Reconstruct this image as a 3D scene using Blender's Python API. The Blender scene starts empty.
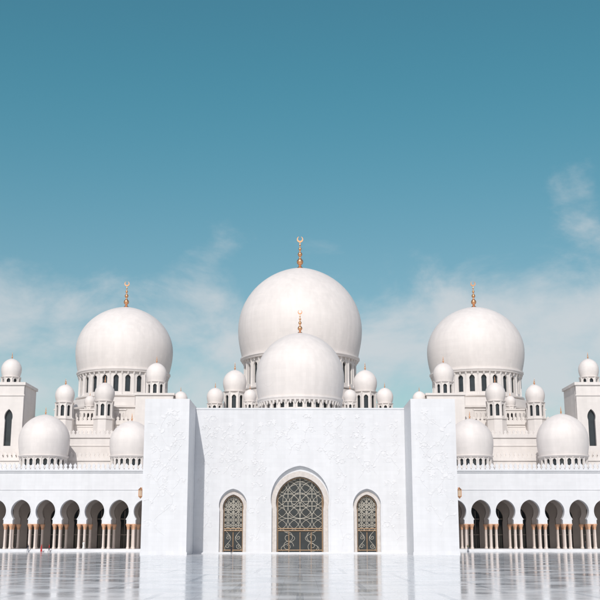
import bpy, bmesh, math, random
from mathutils import Vector, Matrix
from mathutils.geometry import tessellate_polygon
random.seed(7)
rad = math.radians
scene = bpy.context.scene
COL = scene.collection

# ------------------------------------------------------------------ materials
def new_mat(name):
    m = bpy.data.materials.new(name); m.use_nodes = True
    nt = m.node_tree
    return m, nt, nt.nodes, nt.links, nt.nodes['Principled BSDF']

def simple(name, col, rough=0.5, metal=0.0, var=0.06, scale=3.0):
    m, nt, N, L, b = new_mat(name)
    geo = N.new('ShaderNodeNewGeometry')
    no = N.new('ShaderNodeTexNoise'); no.inputs['Scale'].default_value = scale; no.inputs['Detail'].default_value = 4
    L.new(geo.outputs['Position'], no.inputs['Vector'])
    mix = N.new('ShaderNodeMix'); mix.data_type = 'RGBA'
    mix.inputs[6].default_value = (*[c*(1-var) for c in col], 1)
    mix.inputs[7].default_value = (*[min(1, c*(1+var)) for c in col], 1)
    L.new(no.outputs['Fac'], mix.inputs[0]); L.new(mix.outputs[2], b.inputs['Base Color'])
    b.inputs['Roughness'].default_value = rough; b.inputs['Metallic'].default_value = metal
    return m

def marble(name, col, bw=1.6, bh=0.8, joint=0.93, rough=0.45, streak=0.05, bump=0.15):
    """stone cladding: panel joints, faint weather streaks, panel-to-panel tone"""
    m, nt, N, L, b = new_mat(name)
    geo = N.new('ShaderNodeNewGeometry')
    sep = N.new('ShaderNodeSeparateXYZ'); L.new(geo.outputs['Position'], sep.inputs[0])
    add = N.new('ShaderNodeMath'); add.operation = 'ADD'
    L.new(sep.outputs[0], add.inputs[0]); L.new(sep.outputs[1], add.inputs[1])
    cmb = N.new('ShaderNodeCombineXYZ'); L.new(add.outputs[0], cmb.inputs[0]); L.new(sep.outputs[2], cmb.inputs[1])
    br = N.new('ShaderNodeTexBrick'); L.new(cmb.outputs[0], br.inputs['Vector'])
    br.inputs['Scale'].default_value = 1.0
    br.inputs['Brick Width'].default_value = bw; br.inputs['Row Height'].default_value = bh
    br.inputs['Mortar Size'].default_value = 0.015; br.inputs['Mortar Smooth'].default_value = 0.3
    br.inputs['Color1'].default_value = (*[c*0.975 for c in col], 1)
    br.inputs['Color2'].default_value = (*[c*1.015 for c in col], 1)
    br.inputs['Mortar'].default_value = (*[c*joint for c in col], 1)
    mp = N.new('ShaderNodeMapping'); L.new(geo.outputs['Position'], mp.inputs[0])
    mp.inputs['Scale'].default_value = (0.9, 0.9, 0.07)
    n1 = N.new('ShaderNodeTexNoise'); n1.inputs['Scale'].default_value = 1.0; n1.inputs['Detail'].default_value = 6
    L.new(mp.outputs[0], n1.inputs['Vector'])
    n2 = N.new('ShaderNodeTexNoise'); n2.inputs['Scale'].default_value = 0.12; n2.inputs['Detail'].default_value = 5
    L.new(geo.outputs['Position'], n2.inputs['Vector'])
    a2 = N.new('ShaderNodeMath'); a2.operation = 'ADD'
    L.new(n1.outputs['Fac'], a2.inputs[0]); L.new(n2.outputs['Fac'], a2.inputs[1])
    mr = N.new('ShaderNodeMapRange'); mr.inputs[1].default_value = 0.6; mr.inputs[2].default_value = 1.4
    mr.inputs[3].default_value = 1.0-streak*1.5; mr.inputs[4].default_value = 1.0+streak*0.4
    L.new(a2.outputs[0], mr.inputs[0])
    mul = N.new('ShaderNodeVectorMath'); mul.operation = 'SCALE'
    L.new(br.outputs['Color'], mul.inputs[0]); L.new(mr.outputs[0], mul.inputs['Scale'])
    L.new(mul.outputs[0], b.inputs['Base Color'])
    b.inputs['Roughness'].default_value = rough
    bp = N.new('ShaderNodeBump'); bp.inputs['Strength'].default_value = bump; bp.inputs['Distance'].default_value = 0.02
    inv = N.new('ShaderNodeMath'); inv.operation = 'SUBTRACT'; inv.inputs[0].default_value = 1
    L.new(br.outputs['Fac'], inv.inputs[1]); L.new(inv.outputs[0], bp.inputs['Height'])
    L.new(bp.outputs[0], b.inputs['Normal'])
    return m

M_wall = marble('white_marble', (0.735, 0.745, 0.765), joint=0.92, streak=0.07)
M_dome = marble('dome_stone', (0.81, 0.765, 0.735), bw=1.3, bh=0.9, joint=0.94, rough=0.6, streak=0.08)
M_cream = marble('cream_stone', (0.77, 0.73, 0.70), bw=1.4, bh=0.7, joint=0.93, rough=0.55, streak=0.09)
M_inlay = simple('inlaid_marble', (0.60, 0.555, 0.52), 0.4, 0, 0.25, 2.2)
M_relief = simple('carved_marble', (0.745, 0.75, 0.765), 0.5, 0, 0.02)
M_glass = simple('dark_glazing', (0.03, 0.04, 0.048), 0.12, 0, 0.4, 0.8)
M_lattice = simple('lattice_white', (0.47, 0.44, 0.38), 0.45, 0, 0.15)
M_bronze = simple('bronze_frame', (0.36, 0.24, 0.15), 0.4, 0.3, 0.2)
M_gold = simple('gold', (0.80, 0.42, 0.22), 0.32, 0.85, 0.15, 4)
M_cap = simple('gilded_capital', (0.72, 0.42, 0.26), 0.45, 0.2, 0.2, 6)
M_shaft = simple('column_marble', (0.74, 0.64, 0.58), 0.3, 0, 0.12, 3)
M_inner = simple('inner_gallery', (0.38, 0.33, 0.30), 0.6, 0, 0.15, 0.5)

# ------------------------------------------------------------------ mesh builder
class B:
    def __init__(s): s.v = []; s.f = []; s.mi = []
    def add(s, verts, faces, mi=0):
        o = len(s.v); s.v += [tuple(v) for v in verts]
        s.f += [tuple(i+o for i in f) for f in faces]; s.mi += [mi]*len(faces)
    def box(s, x0, x1, y0, y1, z0, z1, mi=0):
        v = [(x0,y0,z0),(x1,y0,z0),(x1,y1,z0),(x0,y1,z0),(x0,y0,z1),(x1,y0,z1),(x1,y1,z1),(x0,y1,z1)]
        s.add(v, [(0,3,2,1),(4,5,6,7),(0,1,5,4),(1,2,6,5),(2,3,7,6),(3,0,4,7)], mi)
    def lathe(s, prof, cx, cy, seg=64, mi=0, rot=0.0, sx=1, sy=1):
        v = []; f = []
        for (r, z) in prof:
            for i in range(seg):
                a = 2*math.pi*i/seg+rot
                v.append((cx+r*math.cos(a)*sx, cy+r*math.sin(a)*sy, z))
        for j in range(len(prof)-1):
            for i in range(seg):
                k = (i+1) % seg
                f.append((j*seg+i, j*seg+k, (j+1)*seg+k, (j+1)*seg+i))
        f.append(tuple(reversed(range(seg)))); f.append(tuple((len(prof)-1)*seg+i for i in range(seg)))
        s.add(v, f, mi)
    def plate(s, outline, holes, thick, xf, mi=0):
        loops = [outline]+list(holes)
        flat = [p for l in loops for p in l]
        tris = tessellate_polygon([[Vector((p[0], p[1], 0)) for p in l] for l in loops])
        n = len(flat)
        v = [xf(p[0], 0, p[1]) for p in flat]+[xf(p[0], thick, p[1]) for p in flat]
        f = [tuple(t) for t in tris]+[tuple(i+n for i in reversed(t)) for t in tris]
        o = 0
        for l in loops:
            m = len(l)
            for i in range(m):
                k = (i+1) % m
                f.append((o+i, o+k, n+o+k, n+o+i))
            o += m
        s.add(v, f, mi)
    def obj(s, name, mats, parent=None, smooth=False, angle=35):
        me = bpy.data.meshes.new(name); me.from_pydata(s.v, [], s.f)
        for m in (mats if isinstance(mats, (list, tuple)) else [mats]): me.materials.append(m)
        me.polygons.foreach_set('material_index', s.mi)
        bm = bmesh.new(); bm.from_mesh(me)
        bmesh.ops.recalc_face_normals(bm, faces=bm.faces); bm.to_mesh(me); bm.free()
        if smooth:
            me.polygons.foreach_set('use_smooth', [True]*len(me.polygons))
            me.set_sharp_from_angle(angle=rad(angle))
        me.update()
        ob = bpy.data.objects.new(name, me); COL.objects.link(ob)
        if parent: ob.parent = parent
        return ob

def empty(name, loc=(0,0,0)):
    e = bpy.data.objects.new(name, None); e.location = loc; COL.objects.link(e); return e

mosque = empty('mosque')

def arch(cx, hw, z0, zs, za, a0=0.0, n=10, foot=None):
    h = za-zs
    c = max(0.0, (h*h-hw*hw)/(2*hw)); R = hw+c
    amax = math.acos(c/R) if R > 0 else math.pi/2
    pts = []
    for i in range(n+1):
        a = -rad(a0)+(amax+rad(a0))*i/n
        sc = h/(R*math.sin(amax))
        pts.append((-c+R*math.cos(a), zs+R*math.sin(a)*(sc if a > 0 else 1)))
    right = pts[:]
    fx = right[0][0] if foot is None else foot
    base = [(fx, z0)]
    if foot is not None: base.append((fx, right[0][1]))
    right = base+right
    right[-1] = (0.0, za)
    left = [(-x, z) for x, z in right]
    full = left+list(reversed(right[:-1]))
    return [(cx+x, z) for x, z in full]

def face_xf(y):
    return lambda x, d, z: (x, y+d, z)
def drum_xf(cx, cy, rf, phi):
    nx, ny = math.cos(phi), math.sin(phi); tx, ty = -ny, nx
    return lambda x, d, z: (cx+(rf-d)*nx+x*tx, cy+(rf-d)*ny+x*ty, z)

def arch_band(b, cx, hw, z0, zs, za, w, y, thick, a0=0, foot=None, mi=0, n=12):
    inner = arch(cx, hw, z0, zs, za, a0, n, foot)
    outer = arch(cx, hw+w, z0, zs, za+w*1.15, a0, n, None if foot is None else foot+w)
    N_ = len(inner); v = []
    for (d) in (0, thick):
        for p in inner: v.append((p[0], y+d, p[1]))
        for p in outer: v.append((p[0], y+d, p[1]))
    f = []
    for i in range(N_-1):
        f.append((i, i+1, N_+i+1, N_+i))
        f.append((2*N_+i, 3*N_+i, 3*N_+i+1, 2*N_+i+1))
        f.append((i, 2*N_+i, 2*N_+i+1, i+1))
        f.append((N_+i, N_+i+1, 3*N_+i+1, 3*N_+i))
    for i in (0, N_-1): f.append((i, N_+i, 3*N_+i, 2*N_+i))
    b.add(v, f, mi)

MER = [(-.5,0),(-.5,.18),(-.28,.30),(-.28,.42),(-.46,.55),(-.42,.74),(-.18,.88),(0,1.08),(.18,.88),(.42,.74),(.46,.55),(.28,.42),(.28,.30),(.5,.18),(.5,0)]
def merlons_x(b, x0, x1, y, z, w=0.8, h=1.1, t=0.25):
    n = max(1, int(round(abs(x1-x0)/(w*1.3)))); p = (x1-x0)/n
    for i in range(n):
        cx = x0+p*(i+.5)
        b.plate([(cx+a*w, z+c*h) for a, c in MER], [], t, face_xf(y))

# ------------------------------------------------------------------ domes
def dome_prof(R, zb, zw, zt, rb, n=36):
    p = []
    for i in range(10):
        t = i/10
        p.append((rb+(R-rb)*math.sin(t*math.pi/2), zb+(zw-zb)*t))
    H = zt-zw
    for i in range(n+1):
        a = (math.pi/2)*i/n
        r = R*math.cos(a)
        z = zw+H*(0.955*math.sin(a)+0.045*(a/(math.pi/2))**4)
        p.append((max(r, 0.02), z))
    return p

def finial(cx, cy, z0, h, name, par=mosque, crescent=True):
    b = B()
    s = h/9.0
    prof = [(1.25,-.25),(1.3,0),(1.0,.25),(.55,.55),(.35,.9),(.55,1.1),(.95,1.5),(1.05,1.9),(.95,2.3),(.5,2.75),(.28,3.0),(.26,3.3),
            (.5,3.5),(.72,3.85),(.72,4.15),(.45,4.5),(.2,4.75),(.2,5.0),(.38,5.2),(.5,5.45),(.38,5.75),(.15,5.95),(.14,6.3),(.3,6.5),(.3,6.7),(.1,6.95),(.08,7.4)]
    b.lathe([(r*s*0.85, z0+z*s) for r, z in prof], cx, cy, 24)
    if crescent:
        zc = z0+8.15*s; n = 22; v = []; f = []
        for i in range(n+1):
            t = i/n
            a = rad(-250+320*t)
            w = 0.05+0.34*math.sin(math.pi*t)
            for rr, dy in ((.85, -.12), (.85, .12), (.85-w*1.1, .12), (.85-w*1.1, -.12)):
                v.append((cx+rr*s*math.cos(a), cy+dy*s, zc+rr*s*math.sin(a)))
        for i in range(n):
            for k in range(4):
                q = (k+1) % 4
                f.append((i*4+k, i*4+q, (i+1)*4+q, (i+1)*4+k))
        f.append((0,1,2,3)); f.append((n*4,n*4+1,n*4+2,n*4+3))
        b.add(v, f)
    return b.obj(name, M_gold, par, True, 50)

def drum(b, cx, cy, z0, z1, r, n, win_w=0.5, zs=None, za=None, wz0=None, pil=True, mi_wall=0, mi_dark=1, rot=0.0, t=0.5):
    W = 2*r*math.tan(math.pi/n); H = z1-z0
    hw = W*win_w/2
    wz0 = z0+H*0.14 if wz0 is None else wz0
    za = z0+H*0.86 if za is None else za
    zs = za-hw*1.25
    for i in range(n):
        ph = 2*math.pi*i/n+rot
        xf = drum_xf(cx, cy, r, ph)
        hole = arch(0, hw, wz0, zs, za, 18, 6)
        b.plate([(-W/2, z0), (W/2, z0), (W/2, z1), (-W/2, z1)], [hole], t, xf, mi_wall)
        if pil:
            a = ph+math.pi/n; rr = r/math.cos(math.pi/n)
            b.lathe([(W*.09, z0), (W*.09, z0+H*.06), (W*.055, z0+H*.09), (W*.055, z1-H*.16), (W*.1, z1-H*.08), (W*.1, z1)],
                    cx+rr*math.cos(a), cy+rr*math.sin(a), 8, mi_wall)
    b.lathe([(r-t-.12, z0+.02), (r-t-.12, z1-.02)], cx, cy, n*2, mi_dark)

def cornice(b, cx, cy, r, z, h, out, seg=96, mi=0):
    b.lathe([(r-.3, z), (r+out*.3, z+.002), (r+out*.45, z+h*.3), (r+out*.8, z+h*.5), (r+out, z+h*.6), (r+out, z+h), (r-.3, z+h+.002)], cx, cy, seg, mi)

def great_dome(name, cx, cy, R, zb, zw, zt, rb, zd, nwin, fin_h, win_w=.46):
    b = B()
    b.lathe(dome_prof(R, zb, zw, zt, rb), cx, cy, 128, 0)
    cornice(b, cx, cy, rb, zb-.9, .9, R*.03, 128, 0)
    b.obj(name, M_dome, mosque, True, 30)
    d = B(); rd = rb*0.955
    drum(d, cx, cy, zd, zb-.88, rd, nwin, win_w, rot=-math.pi/2)
    cornice(d, cx, cy, rd, zd-.9, .92, R*.07, 128, 0)
    for i in range(nwin*2):
        a = 2*math.pi*i/(nwin*2)
        X, Y = cx+(rd+.25)*math.cos(a), cy+(rd+.25)*math.sin(a)
        d.lathe([(.12, zb-1.7), (.3, zb-1.25), (.34, zb-.9)], X, Y, 6, 0)
    d.obj(name+'_drum', [M_cream, M_glass], mosque, True, 30)
    finial(cx, cy, zt-.1, fin_h, name+'_finial')

def turret(name, cx, cy, z0, zc, r, n=8, fin=True, ped=None):
    b = B()
    zb = zc-r*.75
    rd = r*.86
    if ped is not None:     # octagonal pedestal down to the roof it stands on
        q = rd/math.cos(math.pi/n)
        b.lathe([(q*1.1, ped), (q*1.1, z0-.35), (q*1.2, z0-.3), (q*1.2, z0+.01)], cx, cy, n, 0, rot=-math.pi/2+math.pi/n)
    drum(b, cx, cy, z0, zb-.25, rd, n, .52, pil=True, t=.3, rot=-math.pi/2, wz0=z0+(zb-z0)*.12)
    b.lathe([(rd-.2, zb-.3), (rd*1.12, zb-.28), (rd*1.18, zb-.1), (rd*1.05, zb)], cx, cy, 48, 2)
    b.lathe(dome_prof(r, zb, zc, zc+r*1.12, rd*.98, 16), cx, cy, 48, 2)
    b.obj(name, [M_cream, M_glass, M_dome], mosque, True, 32)
    if fin: finial(cx, cy, zc+r*1.1, r*.8, name+'_finial', crescent=False)

great_dome('central_dome', 0, 285, 16.9, 50.2, 58.2, 75.8, 15.7, 41.5, 28, 9.3)
great_dome('entrance_dome', 0, 236, 9.9, 33.0, 37.8, 48.3, 9.3, 30.2, 28, 5.4, .55)
for sx in (-1, 1):
    great_dome('side_dome', sx*47.8, 285, 13.1, 46.2, 52.2, 64.8, 12.2, 39.2, 24, 7.4)

for sx in (-1, 1):
    turret('turret', sx*16.6, 268, 33.5, 41.4, 3.0)
    turret('turret', sx*21.2, 264, 32.5, 37.3, 2.1)
    turret('turret', sx*12.4, 262, 31, 37.2, 1.6)
    turret('turret', sx*48.8, 263.6, 31.9, 38.1, 2.5, ped=27.4)
    turret('turret', sx*58.7, 263.6, 31.9, 37.7, 2.4, ped=27.4)
    turret('turret', sx*53.6, 269.5, 31.5, 36.8, 1.4)
    turret('turret', sx*36.2, 265, 37.7, 43.2, 2.6)
    turret('turret', sx*29.6, 262, 31.3, 36.6, 1.7, ped=22)
    turret('turret', sx*60.6, 273, 35.6, 40.0, 1.6, ped=31.5)

for i, (x, r) in enumerate(((-60.0, 5.9), (-39.6, 5.0), (40.0, 5.3), (61.6, 6.0))):
    b = B(); cy = 250
    zb = 21.6
    b.lathe(dome_prof(r, zb, zb+r*.62, zb+r*.62+r*1.04, r*.93, 28), cx=x, cy=cy, seg=96, mi=0)
    cornice(b, x, cy, r*.93, zb-.45, .45, r*.05, 96, 0)
    b.obj('gallery_dome', M_dome, mosque, True, 30)
    d = B()
    drum(d, x, cy, 18.9, zb-.44, r*.9, 20, .55, t=.3, rot=-math.pi/2)
    cornice(d, x, cy, r*.95, 18.0, .9, .5, 20, 0)
    d.obj('gallery_dome_drum', [M_cream, M_glass], mosque, True, 30)
    finial(x, cy, zb+r*1.65, 2.2, 'gallery_dome_finial', crescent=False)

# ------------------------------------------------------------------ masses
b = B()
b.box(-29.6, 29.6, 246, 312, 0, 31.0)
for sx in (-1, 1):
    x0, x1 = sorted((sx*30.2, sx*66.8))
    b.box(x0, x1, 266, 312, 0, 31.5)
    b.box(x0, x1, 258, 265.99, 0, 27.4)
    x0, x1 = sorted((sx*31.2, sx*40.4))
    b.box(x0, x1, 259.5, 270, 27.4, 37.2)
    b.box(x0-.35, x1+.35, 259.15, 270.35, 37.2, 37.7)
    b.box(x0+.6, x1-.6, 259.3, 259.5, 29.5, 36.2)
    x0, x1 = sorted((sx*14.0, sx*23.8))
    b.box(x0, x1, 261, 272, 31.0, 32.5)
    b.box(sx*16.6-3, sx*16.6+3, 265, 271, 32.5, 33.5)
    x0, x1 = sorted((sx*30.0, sx*95))
    b.box(x0, x1, 255.5, 257.98, 0, 21.6)
    b.box(x0, x1, 255.2, 255.5, 20.9, 21.7)
    x0, x1 = sorted((sx*66.85, sx*110))
    b.box(x0, x1, 272, 300, 0, 26)
    x0, x1 = sorted((sx*67.0, sx*79))
    hole = arch((x0+x1)/2-sx*2.6, 1.0, 24.5, 31.5, 33.4, 20, 8)
    b.plate([(x0, 18), (x1, 18), (x1, 39.2), (x0, 39.2)], [hole], .8, face_xf(256))
    b.box(x0, x1, 257.2, 268, 0, 39.2)
    b.box(x0-.35, x1+.35, 255.65, 268.35, 39.2, 39.9)
    b.box(x0-.2, x1+.2, 255.8, 256.0, 36.6, 36.9)
b.lathe([(20.5, 31.0), (20.5, 36.0), (20.9, 36.1), (20.9, 36.7), (17.2, 36.7), (17.2, 40.7)], 0, 285, 8, rot=math.pi/8)
for sx in (-1, 1):
    b.lathe([(15.6, 31.5), (15.6, 35.4), (16.0, 35.5), (16.0, 36.0), (13.6, 36.0), (13.6, 38.4)], sx*47.8, 285, 8, rot=math.pi/8)
b.obj('halls', M_cream, mosque)
g = B()
for sx in (-1, 1):
    x0, x1 = sorted((sx*67.0, sx*79)); c = (x0+x1)/2-sx*2.6
    g.box(c-1.6, c+1.6, 256.9, 257.15, 24, 34)
    turret('corner_turret', sx*72.0, 262, 39.9, 43.9, 2.5)
g.obj('pylon_glazing', M_glass, mosque)

c = B()
for sx in (-1, 1):
    x0, x1 = sorted((sx*41.0, sx*66.8))
    c.box(x0, x1, 265.7, 265.99, 30.6, 31.52)
    merlons_x(c, x0, x1, 265.75, 31.52, .8, 1.1)
    c.box(x0, x1, 257.7, 257.99, 26.6, 27.42)
    merlons_x(c, x0, x1, 257.75, 27.42, .8, 1.0)
    x0, x1 = sorted((sx*30.0, sx*95))
    merlons_x(c, x0, x1, 255.3, 21.7, .8, 1.2)
    x0, x1 = sorted((sx*41.0, sx*66.8))
    c.box(x0, x1, 257.85, 257.99, 24.6, 24.85)
    for k in range(5):
        a_ = x0+.8+k*5.1
        c.box(a_, a_+4.4, 265.88, 265.99, 28.2, 28.35); c.box(a_, a_+4.4, 265.88, 265.99, 30.0, 30.15)
    x0, x1 = sorted((sx*44, sx*62)); n = 18; W = (x1-x0)/n
    for i in range(n):
        cx = x0+W*(i+.5)
        c.plate([(cx-W/2, 31.52), (cx+W/2, 31.52), (cx+W/2, 34.4), (cx-W/2, 34.4)], [arch(cx, W*.27, 31.9, 33.2, 33.8, 15, 5)], .3, face_xf(267.5))
    c.box(x0-.2, x1+.2, 267.3, 268.0, 34.4, 34.75)
x0, x1 = -24, 24; n = 44; W = (x1-x0)/n
for i in range(n):
    cx = x0+W*(i+.5)
    c.plate([(cx-W/2, 31.02), (cx+W/2, 31.02), (cx+W/2, 33.3), (cx-W/2, 33.3)], [arch(cx, W*.27, 31.4, 32.3, 32.8, 15, 5)], .3, face_xf(259.5))
c.box(x0-.2, x1+.2, 259.3, 260.2, 33.3, 33.6)
c.obj('roof_parapets', M_cream, mosque)

# ------------------------------------------------------------------ portal
ZB = 0.32
p = B()
YF, YC = 200.0, 212.5
for sx in (-1, 1):
    x0, x1 = sorted((sx*20.9, sx*29.3))
    p.box(x0, x1, YF, 246-.01, 0, 28.75)
    p.box(x0-.12, x1+.12, YF-.12, YF, 0, .5)
outl = [(-20.89, ZB)]
def door_notch(cx, hw, zs, za, a0=14): return arch(cx, hw, ZB, zs, za, a0, 14)
outl += door_notch(-13.2, 2.75, 9.3, 12.5)+door_notch(0, 5.75, 10.6, 17.0)+door_notch(13.2, 2.75, 9.3, 12.5)
outl += [(20.89, ZB), (20.89, 28.2), (-20.89, 28.2)]
p.plate(outl, [], .7, face_xf(YC))
outl = [(-20.89, ZB)]+door_notch(-13.2, 2.05, 8.9, 11.4)+door_notch(0, 4.75, 9.8, 14.9)+door_notch(13.2, 2.05, 8.9, 11.4)+[(20.89, ZB), (20.89, 28.0), (-20.89, 28.0)]
p.plate(outl, [], 1.4, face_xf(YC+.72))
p.box(-20.89, 20.89, YC+5, 245.9, 0, 28.0)
p.box(-20.89, 20.89, YC+2.1, YC+5, 18.5, 28.0)
p.box(-20.88, 20.88, YC-.1, YC+.9, 28.2, 28.5)
p.obj('portal', M_wall, mosque)

s = B()
for k, (d, z) in enumerate(((1.3, .11), (.9, .215), (.5, .32))):
    s.box(-20.88, 20.88, YC-d, YC+4.9-k*.01, 0.004, z)
s.obj('portal_steps', M_wall, mosque)

bands = B()
arch_band(bands, 0, 4.78, ZB, 9.8, 14.93, .92, YC+.60, .13, 14, None, 0, 14)
for x in (-13.2, 13.2): arch_band(bands, x, 2.07, ZB, 8.9, 11.42, .62, YC+.60, .13, 14, None, 0, 14)
bands.obj('portal_arch_inlay', M_inlay, mosque)
bands = B()
arch_band(bands, 0, 5.76, ZB, 10.6, 17.0, .3, YC-.1, .1, 14, None, 0, 14)
for x in (-13.2, 13.2): arch_band(bands, x, 2.76, ZB, 9.3, 12.5, .2, YC-.08, .08, 14, None, 0, 14)
bands.obj('portal_arch_moulding', M_wall, mosque)

def curve_obj(name, lines, depth, mat, par=mosque, res=1):
    cu = bpy.data.curves.new(name, 'CURVE'); cu.dimensions = '3D'
    cu.bevel_depth = depth; cu.bevel_resolution = res; cu.use_fill_caps = True
    for l in lines:
        if len(l) < 2: continue
        sp = cu.splines.new('POLY'); sp.points.add(len(l)-1)
        for i, q in enumerate(l): sp.points[i].co = (*q, 1)
    ob = bpy.data.objects.new(name, cu); COL.objects.link(ob); cu.materials.append(mat); ob.parent = par
    return ob

def inside(poly, x, z):
    r = False; n = len(poly); j = n-1
    for i in range(n):
        xi, zi = poly[i]; xj, zj = poly[j]
        if (zi > z) != (zj > z) and x < (xj-xi)*(z-zi)/(zj-zi)+xi: r = not r
        j = i
    return r
def clip(lines, poly, y):
    out = []
    for l in lines:
        cur = []
        for q in l:
            if inside(poly, *q): cur.append((q[0], y, q[1]))
            else:
                if len(cur) > 1: out.append(cur)
                cur = []
        if len(cur) > 1: out.append(cur)
    return out
def circ(cx, cz, r, n=28): return [(cx+r*math.cos(2*math.pi*i/n), cz+r*math.sin(2*math.pi*i/n)) for i in range(n+1)]
def spiral(cx, cz, r, turns, sgn, ph, n=26):
    return [(cx+r*(1-t/n*.85)*math.cos(ph+sgn*t/n*turns*2*math.pi), cz+r*(1-t/n*.85)*math.sin(ph+sgn*t/n*turns*2*math.pi)) for t in range(n+1)]

gl = B(); gl.box(-5.2, 5.2, YC+1.7, YC+1.8, ZB, 16)
for x in (-13.2, 13.2): gl.box(x-2.4, x+2.4, YC+1.7, YC+1.8, ZB, 12.2)
gl.obj('portal_glazing', M_glass, mosque)
fine = []; thick = []; brz = []
for (cx, hw, zs, za) in ((0, 4.75, 9.8, 14.9), (-13.2, 2.05, 8.9, 11.4), (13.2, 2.05, 8.9, 11.4)):
    poly = arch(cx, hw-.05, ZB, zs, za, 14, 14)
    R0 = hw*.5; L1 = []
    zc = ZB+4.1
    rows = int((za-zc)/R0)+2
    for j in range(rows+1):
        z = zc+j*R0
        for k in (-2, -1, 0, 1, 2): L1.append(circ(cx+k*R0, z, R0, 40))
    L1.append(circ(cx, zs+.3, hw*.36, 40)); L1.append(circ(cx, zs+.3, hw*.72, 60))
    for k in range(8):
        a = k*math.pi/4
        L1.append([(cx+hw*.36*t*math.cos(a), zs+.3+hw*.36*t*math.sin(a)) for t in (.1,.3,.5,.7,.9,1.2,1.6,2.0)])
    poly_up = [(x, max(z, ZB+4.15)) for x, z in poly]
    fine += clip(L1, poly_up, YC+1.62)
    L2 = []
    for sg in (-1, 1):
        for j in range(2):
            L2.append(spiral(cx+sg*hw*.5, ZB+1.1+j*1.7, hw*.24, 1.4, sg*(1 if j else -1), j*2.1))
        L2.append([(cx+sg*(hw*.5+hw*.28*math.sin(z*1.6)), z) for z in [ZB+.2+i*.1 for i in range(40)]])
    fine += clip(L2, poly, YC+1.64)
    for k in ((-1, -.5, 0, .5, 1) if hw > 3 else (-1, 0, 1)):
        xx = cx+k*(hw-.35) if hw > 3 else cx+k*(hw-.15)
        top = za if k in (-1, 1) else ZB+4.1
        thick.append([(xx, z) for z in [ZB+i*.2 for i in range(int((top-ZB)/.2))]])
    for zz in (ZB+4.1, ZB+4.5, ZB+.35):
        thick.append([(cx-hw+i*.1, zz) for i in range(int(hw*20)+1)])
    brz += clip(thick, poly, YC+1.57); thick = []
    brz.append([(x, YC+1.56, z) for x, z in arch(cx, hw-.12, ZB, zs, za-.15, 14, 14)])
curve_obj('portal_lattice', fine, .05, M_lattice)
curve_obj('portal_mullions', brz, .11, M_bronze)

# carved floral relief: flowing stems, curled tendrils, leaves and blossoms
stems = []; pets = []
def keep(x, y): return (21.4 < abs(x) < 28.8) if y < 205 else abs(x) < 20.2
def leaf(x, z, a, l, y, wd=.32):
    if not keep(x, y): return
    o = []
    for t in (0, .2, .45, .7, 1.0): o.append((t*l, wd*l*math.sin(math.pi*min(1, t*.95+.02))**.9))
    o2 = [(q, -r*.7) for q, r in reversed(o[1:-1])]
    ca, sa = math.cos(a), math.sin(a)
    pets.append(([(x+q*ca-r*sa, z+q*sa+r*ca) for q, r in o+o2], y))
def blossom(x, z, r, y):
    if not keep(x, y): return
    m = random.choice((5, 6)); ph = random.random()*6; o = []
    for k in range(m*6):
        a = 2*math.pi*k/(m*6); rr = r*(.5+.5*abs(math.sin(a*m/2)))
        o.append((x+rr*math.cos(a+ph), z+rr*math.sin(a+ph)))
    pets.append((o, y))
def vine(x0, z0, z1, amp, wl, y, sgn=1, sc=1.0):
    ph = random.uniform(-.5, .5)
    fx = lambda z: x0+sgn*amp*math.sin((z-z0)/wl*2*math.pi+ph)+.3*sc*math.sin(z*.9+x0)
    n = int((z1-z0)/.2)
    stems.append([(fx(z0+(z1-z0)*i/n), y, z0+(z1-z0)*i/n) for i in range(n+1)])
    z = z0+wl*.2; k = 0
    while z < z1-.4:
        s = sgn*(1 if k % 2 == 0 else -1); r = sc*random.uniform(.6, 1.1); bx = fx(z)
        L_ = []; a = math.pi/2-s*.2; px, pz = bx, z; step = r*.24
        turn = -s*random.uniform(.10, .16)
        for i in range(24):
            if not keep(px, y): break
            L_.append((px, y, pz)); px += step*math.cos(a); pz += step*math.sin(a)
            a += turn*(1+i*.13)
            if i in (5, 9, 13): leaf(px, pz, a+s*1.0, r*random.uniform(.35, .55), y)
            step *= .985
        stems.append(L_)
        blossom(px, pz, r*random.uniform(.3, .48), y)
        leaf(bx, z+.1, math.pi/2+s*random.uniform(.7, 1.2), r*.75, y)
        leaf(bx, z+.5*r, math.pi/2-s*random.uniform(.5, 1.0), r*.5, y)
        z += wl*random.uniform(.3, .45); k += 1
    blossom(fx(z1), z1, sc*.5, y)
for sx in (-1, 1):
    vine(sx*25.3, 3.5, 26.4, 1.4, 8.5, YF, sx, 1.45)
    vine(sx*23.4, 12.0, 25.0, .7, 6.0, YF, -sx, .85)
    vine(sx*27.0, 8.0, 22.0, .7, 6.2, YF, sx, .85)
for i in range(12):
    x = -18.6+i*3.38+random.uniform(-.5, .5)
    lo = 14.2 if abs(x) > 8.5 else 18.8
    vine(x, lo+random.uniform(-1.5, 1.5), 26.6+random.uniform(-1.6, .6), .6, random.uniform(4, 6.5), YC, 1 if i % 2 else -1, random.uniform(.7, 1.1))
for sx in (-1, 1):
    vine(sx*8.2, 1.5, 18.0, .5, 6.0, YC, sx, .8)
    vine(sx*18.5, 1.5, 14.0, .5, 6.0, YC, sx, .8)
curve_obj('carved_stems', stems, .04, M_relief)
pb = B()
for i, (o, y) in enumerate(pets):
    d = .035+.0004*(i % 90)
    pb.plate(o, [], d-.003, face_xf(y-d))
pb.obj('carved_flowers', M_relief, mosque)

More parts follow.
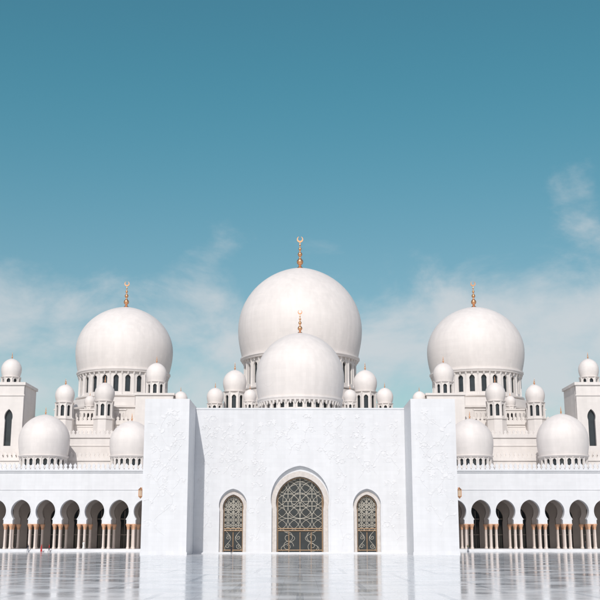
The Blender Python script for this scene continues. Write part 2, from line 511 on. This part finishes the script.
# ------------------------------------------------------------------ galleries (arcades)
YA = 240.0; PITCH = 5.45; FIRST = 34.75; NB = 10; ZP = .6; ZC = 6.0; ZT = 17.6
wall = B(); shafts = B(); caps = B(); bandb = B(); back = B(); glz = B(); par = B()
for sx in (-1, 1):
    cs = sorted(sx*(FIRST+PITCH*i) for i in range(NB))
    xa, xb = sorted((sx*(FIRST-PITCH*.5), sx*(FIRST+PITCH*(NB-.5))))
    o = [(xa, ZC)]
    for cx in cs: o += arch(cx, 2.18, ZC, 8.75, 11.3, 40, 12, foot=1.72)
    o += [(xb, ZC), (xb, ZT), (xa, ZT)]
    wall.plate(o, [], 1.5, face_xf(YA))
    for cx in cs: arch_band(bandb, cx, 2.19, ZC+.9, 8.75, 11.3, .2, YA-.07, .07, 40, None, 0, 12)
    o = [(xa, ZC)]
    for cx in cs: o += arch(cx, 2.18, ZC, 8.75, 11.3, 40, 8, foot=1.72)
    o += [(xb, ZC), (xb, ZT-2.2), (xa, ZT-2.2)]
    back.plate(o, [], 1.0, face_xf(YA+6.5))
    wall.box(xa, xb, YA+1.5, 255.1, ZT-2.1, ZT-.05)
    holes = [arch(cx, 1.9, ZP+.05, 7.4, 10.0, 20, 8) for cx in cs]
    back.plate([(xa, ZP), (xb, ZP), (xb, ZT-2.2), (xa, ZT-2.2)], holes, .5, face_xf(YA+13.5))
    for cx in cs:      # glazing bars in the rear windows
        for dx in (-.95, 0, .95): back.box(cx+dx-.05, cx+dx+.05, YA+14.05, YA+14.15, ZP, 9.2)
        for zz in (3.6, 7.2): back.box(cx-1.95, cx+1.95, YA+13.94, YA+14.04, zz, zz+.16)
        arch_band(back, cx, 1.92, ZP+.05, 7.4, 10.02, .28, YA+13.4, .1, 20, None, 0, 8)
    glz.box(xa, xb, YA+14.2, YA+14.4, ZP, 11)
    wall.box(xa, xb, YA-1.5, 255.1, .004, ZP)
    wall.box(xa, xb, YA-1.9, YA-1.5, .004, .4); wall.box(xa, xb, YA-2.3, YA-1.9, .004, .2)
    par.box(xa, xb, YA-.45, YA+.3, ZT, ZT+.35); par.box(xa, xb, YA-.22, YA, ZT-.35, ZT)
    par.box(xa, xb, YA-.12, YA, 13.4, 13.55)
    merlons_x(par, xa, xb, YA-.2, ZT+.35, .8, 1.3)
    xs = [xa+PITCH*i for i in range(NB+1)]
    for x in xs:
        for yy in (YA+.3, YA+1.15, YA+6.75, YA+7.25):
            for dx in (-.62, .62):
                X = x+dx
                shafts.lathe([(.34, ZP), (.34, ZP+.25), (.26, ZP+.4), (.24, ZP+.55), (.225, ZC-1.25), (.24, ZC-1.2)], X, yy, 14)
                caps.lathe([(.25, ZC-1.2), (.31, ZC-1.1), (.27, ZC-1.02), (.30, ZC-.8), (.44, ZC-.45), (.52, ZC-.22), (.50, ZC-.16), (.54, ZC-.14), (.54, ZC-.003)], X, yy, 12)
        caps.box(x-1.12, x+1.12, YA-.05, YA+1.55, ZC-.12, ZC-.004)
wall.obj('gallery_wall', M_wall, mosque); bandb.obj('gallery_archivolts', M_wall, mosque)
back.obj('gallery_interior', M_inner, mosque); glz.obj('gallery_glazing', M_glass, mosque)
par.obj('gallery_parapet', M_wall, mosque)
shafts.obj('column_shafts', M_shaft, mosque, True, 40); caps.obj('column_capitals', M_cap, mosque, True, 30)

# ------------------------------------------------------------------ wall lanterns
M_fg = simple('frosted_glass', (.6, .55, .45), .3)
for sx in (-1, 1):
    e = empty('wall_lantern', (sx*29.8, 201.2, 11.2))
    l = B()
    l.lathe([(.05, 1.1), (.12, 1.0), (.42, .72), (.45, .62), (.36, .6)], 0, 0, 8)
    l.lathe([(.36, -.55), (.42, -.6), (.2, -.8), (.04, -1.0)], 0, 0, 8)
    for k in range(8):
        a = math.pi*k/4
        l.box(.36*math.cos(a)-.03, .36*math.cos(a)+.03, .36*math.sin(a)-.03, .36*math.sin(a)+.03, -.55, .6)
    l.box(-.5, 0, -.04, .04, .95, 1.05) if sx > 0 else l.box(0, .5, -.04, .04, .95, 1.05)
    l.obj('lantern_frame', M_gold, e)
    q = B(); q.lathe([(.3, -.54), (.3, .59)], 0, 0, 8); q.obj('lantern_glass', M_fg, e)

# ------------------------------------------------------------------ people
def cloth(n, c): return simple(n, c, .85, 0, .15, 9)
M_skin = simple('skin', (.42, .26, .18), .55, 0, .05)
M_hair = simple('hair', (.02, .015, .012), .6)
def person(loc, face_deg, top, bottom, robe=False, stride=.15, h=1.72, scarf=None):
    k = h/1.75
    V = []; E = []; R = []
    def v(x, y, z, rx, ry=None): V.append((x*k, y*k, z*k)); R.append((rx*k, (ry or rx)*k)); return len(V)-1
    pel = v(0, 0, .95, .15, .11); wai = v(0, 0, 1.1, .135, .10); che = v(0, -.01, 1.32, .165, .11); nb = v(0, 0, 1.46, .08, .07); nk = v(0, -.01, 1.54, .052)
    E += [(pel, wai), (wai, che), (che, nb), (nb, nk)]
    for s_ in (-1, 1):
        sw = s_*stride
        sh = v(s_*.18, 0, 1.40, .062); el = v(s_*.235, sw*.3, 1.14, .045); wr = v(s_*.235, -.08+sw*.8, .92, .03); ha = v(s_*.232, -.10+sw*.9, .85, .033, .018)
        hi = v(s_*.095, 0, .86, .088); kn = v(s_*.10, -.04-sw*.4, .50, .06); an = v(s_*.10, .03-sw, .10, .04); to = v(s_*.115, -.13-sw, .045, .038)
        E += [(che, sh), (sh, el), (el, wr), (wr, ha), (pel, hi), (hi, kn), (kn, an), (an, to)]
    me = bpy.data.meshes.new('body'); me.from_pydata(V, E, [])
    ob = bpy.data.objects.new('tmp', me); COL.objects.link(ob)
    bm = bmesh.new(); bm.from_mesh(me); bm.verts.layers.skin.verify(); bm.to_mesh(me); bm.free()
    sk = me.skin_vertices[0].data
    for i, r in enumerate(R): sk[i].radius = r; sk[i].use_root = (i == 0)
    ob.modifiers.new('s', 'SKIN').use_smooth_shade = True
    sd = ob.modifiers.new('ss', 'SUBSURF'); sd.levels = 2; sd.render_levels = 2
    dg = bpy.context.evaluated_depsgraph_get(); ev = ob.evaluated_get(dg)
    m2 = bpy.data.meshes.new_from_object(ev); bpy.data.objects.remove(ob)
    b = B()
    vs = [tuple(q.co) for q in m2.vertices]
    for pgn in m2.polygons:
        z = pgn.center.z/k; x = abs(pgn.center.x/k)
        if z > 1.47 or (x > .19 and z < .93): mi = 2
        elif z < .10: mi = 3
        elif z < .98 and x < .21: mi = 1
        else: mi = 0
        b.f.append(tuple(pgn.vertices)); b.mi.append(mi)
    b.v = vs
    def ell(cx, cy, cz, rx, ry, rz, mi, n=14):
        pr = [(max(.001, math.sin(math.pi*i/10)), -math.cos(math.pi*i/10)) for i in range(11)]
        vv = []; ff = []
        for r, z in pr:
            for i in range(n):
                a = 2*math.pi*i/n; vv.append(((cx+r*math.cos(a)*rx)*k, (cy+r*math.sin(a)*ry)*k, (cz+z*rz)*k))
        for j in range(10):
            for i in range(n):
                q = (i+1) % n; ff.append((j*n+i, j*n+q, (j+1)*n+q, (j+1)*n+i))
        b.add(vv, ff, mi)
    ell(0, -.02, 1.635, .073, .09, .112, 2)
    ell(0, .006, 1.66, .082, .092, .105, 3 if scarf is None else 0)
    ell(0, -.112, 1.62, .012, .018, .022, 2, 6); ell(0, -.098, 1.583, .024, .01, .007, 3, 6)
    for s_ in (-1, 1):
        ell(s_*.03, -.098, 1.645, .012, .008, .007, 3, 6); ell(s_*.076, -.01, 1.63, .01, .02, .03, 2, 6)
        for i in range(4):
            ell(s_*.232, -.125+s_*stride*.9+i*.018, .775+(.008 if i in (0, 3) else 0), .009, .009, .045, 2, 6)
        ell(s_*.222, -.14+s_*stride*.9, .825, .01, .012, .035, 2, 6)
    if scarf is not None: ell(0, .02, 1.53, .11, .10, .10, 0)
    if robe:
        b.lathe([(.15*k, 1.15*k), (.17*k, 1.0*k), (.2*k, .8*k), (.24*k, .4*k), (.29*k, .07*k), (.27*k, .065*k)], 0, 0, 20, 0, sy=.85)
    e = empty('person', loc); e.rotation_euler = (0, 0, rad(face_deg))
    b.obj('figure', [top, bottom, M_skin, M_hair], e, True, 60)
cB = cloth('dark_cloth', (.02, .022, .03)); cR = cloth('red_cloth', (.45, .03, .03)); cW = cloth('white_cloth', (.7, .7, .68)); cN = cloth('denim', (.05, .08, .14)); cG = cloth('olive_cloth', (.14, .13, .08))
person((-13.0, 206.5, .004), 180, cB, cB, stride=.16)
person((-59.3, 237.2, .004), 60, cB, cN, stride=.12)
person((-54.6, 237.0, .004), -80, cR, cB, robe=False, stride=.2)
person((-56.2, 236.6, .004), -60, cR, cR, robe=True, h=1.62, scarf=1)
person((-47.6, 239.3, .6), 200, cW, cW, robe=True, h=1.76)
person((36.5, 236.5, .004), 20, cG, cN, stride=.14)
person((62.8, 239.4, .6), 90, cB, cB, robe=True, h=1.64, scarf=1)

# ------------------------------------------------------------------ ground
def sheet(name, x0, x1, y0, y1, z, mat):
    b = B(); b.add([(x0,y0,z),(x1,y0,z),(x1,y1,z),(x0,y1,z)], [(0,1,2,3)]); return b.obj(name, mat)
sheet('ground', -3000, 3000, -600, 4000, -.02, simple('sandy_ground', (.36, .33, .29), .9, 0, .1, .05))

m, nt, N, L, pb_ = new_mat('polished_marble_floor')
geo = N.new('ShaderNodeNewGeometry')
def brick(bw, bh, mortar, c1, c2, cm, off=0.0):
    br = N.new('ShaderNodeTexBrick'); L.new(geo.outputs['Position'], br.inputs['Vector'])
    br.offset = off; br.inputs['Scale'].default_value = 1
    br.inputs['Brick Width'].default_value = bw; br.inputs['Row Height'].default_value = bh
    br.inputs['Mortar Size'].default_value = mortar; br.inputs['Mortar Smooth'].default_value = 0.1
    br.inputs['Color1'].default_value = (*c1, 1); br.inputs['Color2'].default_value = (*c2, 1); br.inputs['Mortar'].default_value = (*cm, 1)
    return br
b1 = brick(1.2, 1.2, .012, (.71, .73, .75), (.78, .79, .80), (.5, .51, .52))
b2 = brick(8.4, 16.8, .22, (1, 1, 1), (.92, .955, .98), (.62, .67, .71), .5)
mx = N.new('ShaderNodeMix'); mx.data_type = 'RGBA'; mx.blend_type = 'MULTIPLY'; mx.inputs[0].default_value = 1
L.new(b1.outputs['Color'], mx.inputs[6]); L.new(b2.outputs['Color'], mx.inputs[7])
L.new(mx.outputs[2], pb_.inputs['Base Color'])
n1 = N.new('ShaderNodeTexNoise'); n1.inputs['Scale'].default_value = .25; n1.inputs['Detail'].default_value = 5; L.new(geo.outputs['Position'], n1.inputs['Vector'])
mr = N.new('ShaderNodeMapRange'); mr.inputs[1].default_value = .35; mr.inputs[2].default_value = .65; mr.inputs[3].default_value = .07; mr.inputs[4].default_value = .17
L.new(n1.outputs['Fac'], mr.inputs[0]); L.new(mr.outputs[0], pb_.inputs['Roughness'])
n2 = N.new('ShaderNodeTexNoise'); n2.inputs['Scale'].default_value = .6; n2.inputs['Detail'].default_value = 2; L.new(geo.outputs['Position'], n2.inputs['Vector'])
bp = N.new('ShaderNodeBump'); bp.inputs['Strength'].default_value = .05; bp.inputs['Distance'].default_value = .02
L.new(n2.outputs['Fac'], bp.inputs['Height']); L.new(bp.outputs[0], pb_.inputs['Normal'])
sheet('courtyard_floor', -130, 130, -60, 262, 0, m)

# ------------------------------------------------------------------ light, sky
EL, AZ = 40.0, 9.0
to_sun = Vector((-math.sin(rad(AZ))*math.cos(rad(EL)), -math.cos(rad(AZ))*math.cos(rad(EL)), math.sin(rad(EL))))
sd = bpy.data.lights.new('sun', 'SUN'); sd.energy = 2.85; sd.angle = rad(.5); sd.color = (1, .965, .925)
so = bpy.data.objects.new('sun', sd); COL.objects.link(so)
so.rotation_euler = (-to_sun).to_track_quat('-Z', 'Y').to_euler(); so.location = (0, 0, 150)

w = bpy.data.worlds.new('World'); scene.world = w; w.use_nodes = True
N = w.node_tree.nodes; L = w.node_tree.links
bg = N['Background']; bg.inputs['Strength'].default_value = .1
sky = N.new('ShaderNodeTexSky'); sky.sky_type = 'NISHITA'; sky.sun_disc = False
sky.sun_elevation = rad(EL); sky.sun_rotation = rad(180+AZ); sky.air_density = 1.0; sky.dust_density = 1.0; sky.ozone_density = 1.0
tc = N.new('ShaderNodeTexCoord')
sp = N.new('ShaderNodeSeparateXYZ'); L.new(tc.outputs['Generated'], sp.inputs[0])
lowt = N.new('ShaderNodeMapRange'); lowt.interpolation_type = 'SMOOTHSTEP'
lowt.inputs[1].default_value = .44; lowt.inputs[2].default_value = .12; L.new(sp.outputs[2], lowt.inputs[0])
teal = N.new('ShaderNodeMix'); teal.data_type = 'RGBA'
teal.inputs[6].default_value = (.50, 1.12, .95, 1); teal.inputs[7].default_value = (.86, 1.0, .88, 1)
L.new(lowt.outputs[0], teal.inputs[0])
side = N.new('ShaderNodeMapRange'); side.interpolation_type = 'SMOOTHSTEP'
side.inputs[1].default_value = .3; side.inputs[2].default_value = .85; L.new(sp.outputs[1], side.inputs[0])
tcol = N.new('ShaderNodeMix'); tcol.data_type = 'RGBA'
tcol.inputs[6].default_value = (1.08, 1.0, .93, 1)
L.new(teal.outputs[2], tcol.inputs[7]); L.new(side.outputs[0], tcol.inputs[0])
tint = N.new('ShaderNodeMix'); tint.data_type = 'RGBA'; tint.blend_type = 'MULTIPLY'; tint.inputs[0].default_value = 1
L.new(sky.outputs[0], tint.inputs[6]); L.new(tcol.outputs[2], tint.inputs[7])
mp = N.new('ShaderNodeMapping'); L.new(tc.outputs['Generated'], mp.inputs[0]); mp.inputs['Scale'].default_value = (1, 1, 1.6); mp.inputs['Location'].default_value = (.37, .1, .55)
cn = N.new('ShaderNodeTexNoise'); cn.inputs['Scale'].default_value = 9; cn.inputs['Detail'].default_value = 10; cn.inputs['Roughness'].default_value = .58; cn.inputs['Distortion'].default_value = .3
L.new(mp.outputs[0], cn.inputs['Vector'])
eb = N.new('ShaderNodeMapRange'); eb.interpolation_type = 'SMOOTHSTEP'
eb.inputs[1].default_value = .31; eb.inputs[2].default_value = .16; eb.inputs[3].default_value = -.26; eb.inputs[4].default_value = .08
L.new(sp.outputs[2], eb.inputs[0])
acc = N.new('ShaderNodeMath'); acc.operation = 'ADD'; L.new(cn.outputs['Fac'], acc.inputs[0]); L.new(eb.outputs[0], acc.inputs[1])
last = acc.outputs[0]
for (bx, bz, br_, amp) in ((.09, .225, .12, .17), (.26, .20, .14, .20), (-.27, .21, .11, .17), (.25, .303, .07, .23), (-.085, .25, .07, .17), (-.15, .18, .06, .06), (.02, .255, .05, .12)):
    d = N.new('ShaderNodeVectorMath'); d.operation = 'DISTANCE'
    by = math.sqrt(1-bx*bx-bz*bz); d.inputs[1].default_value = (bx, by, bz)
    L.new(tc.outputs['Generated'], d.inputs[0])
    r_ = N.new('ShaderNodeMapRange'); r_.interpolation_type = 'SMOOTHSTEP'
    r_.inputs[1].default_value = br_; r_.inputs[2].default_value = 0; r_.inputs[3].default_value = 0; r_.inputs[4].default_value = amp
    L.new(d.outputs['Value'], r_.inputs[0])
    a_ = N.new('ShaderNodeMath'); a_.operation = 'ADD'; L.new(last, a_.inputs[0]); L.new(r_.outputs[0], a_.inputs[1]); last = a_.outputs[0]
cd = N.new('ShaderNodeMapRange'); cd.interpolation_type = 'SMOOTHSTEP'
cd.inputs[1].default_value = .42; cd.inputs[2].default_value = .80; cd.inputs[3].default_value = 0; cd.inputs[4].default_value = .88
L.new(last, cd.inputs[0])
cm = N.new('ShaderNodeMix'); cm.data_type = 'RGBA'; cm.inputs[7].default_value = (6.2, 6.6, 6.9, 1)
L.new(cd.outputs[0], cm.inputs[0]); L.new(tint.outputs[2], cm.inputs[6])
L.new(cm.outputs[2], bg.inputs['Color'])

# ------------------------------------------------------------------ camera
cd_ = bpy.data.cameras.new('camera'); cam = bpy.data.objects.new('camera', cd_); COL.objects.link(cam)
cam.location = (0, 0, 3.4); cam.rotation_euler = (rad(90+12.55), 0, 0)
cd_.sensor_width = 36; cd_.lens = 63.6; cd_.clip_end = 8000; cd_.clip_start = .5
scene.camera = cam
scene.view_settings.view_transform = 'Standard'; scene.view_settings.look = 'None'; scene.view_settings.exposure = 0
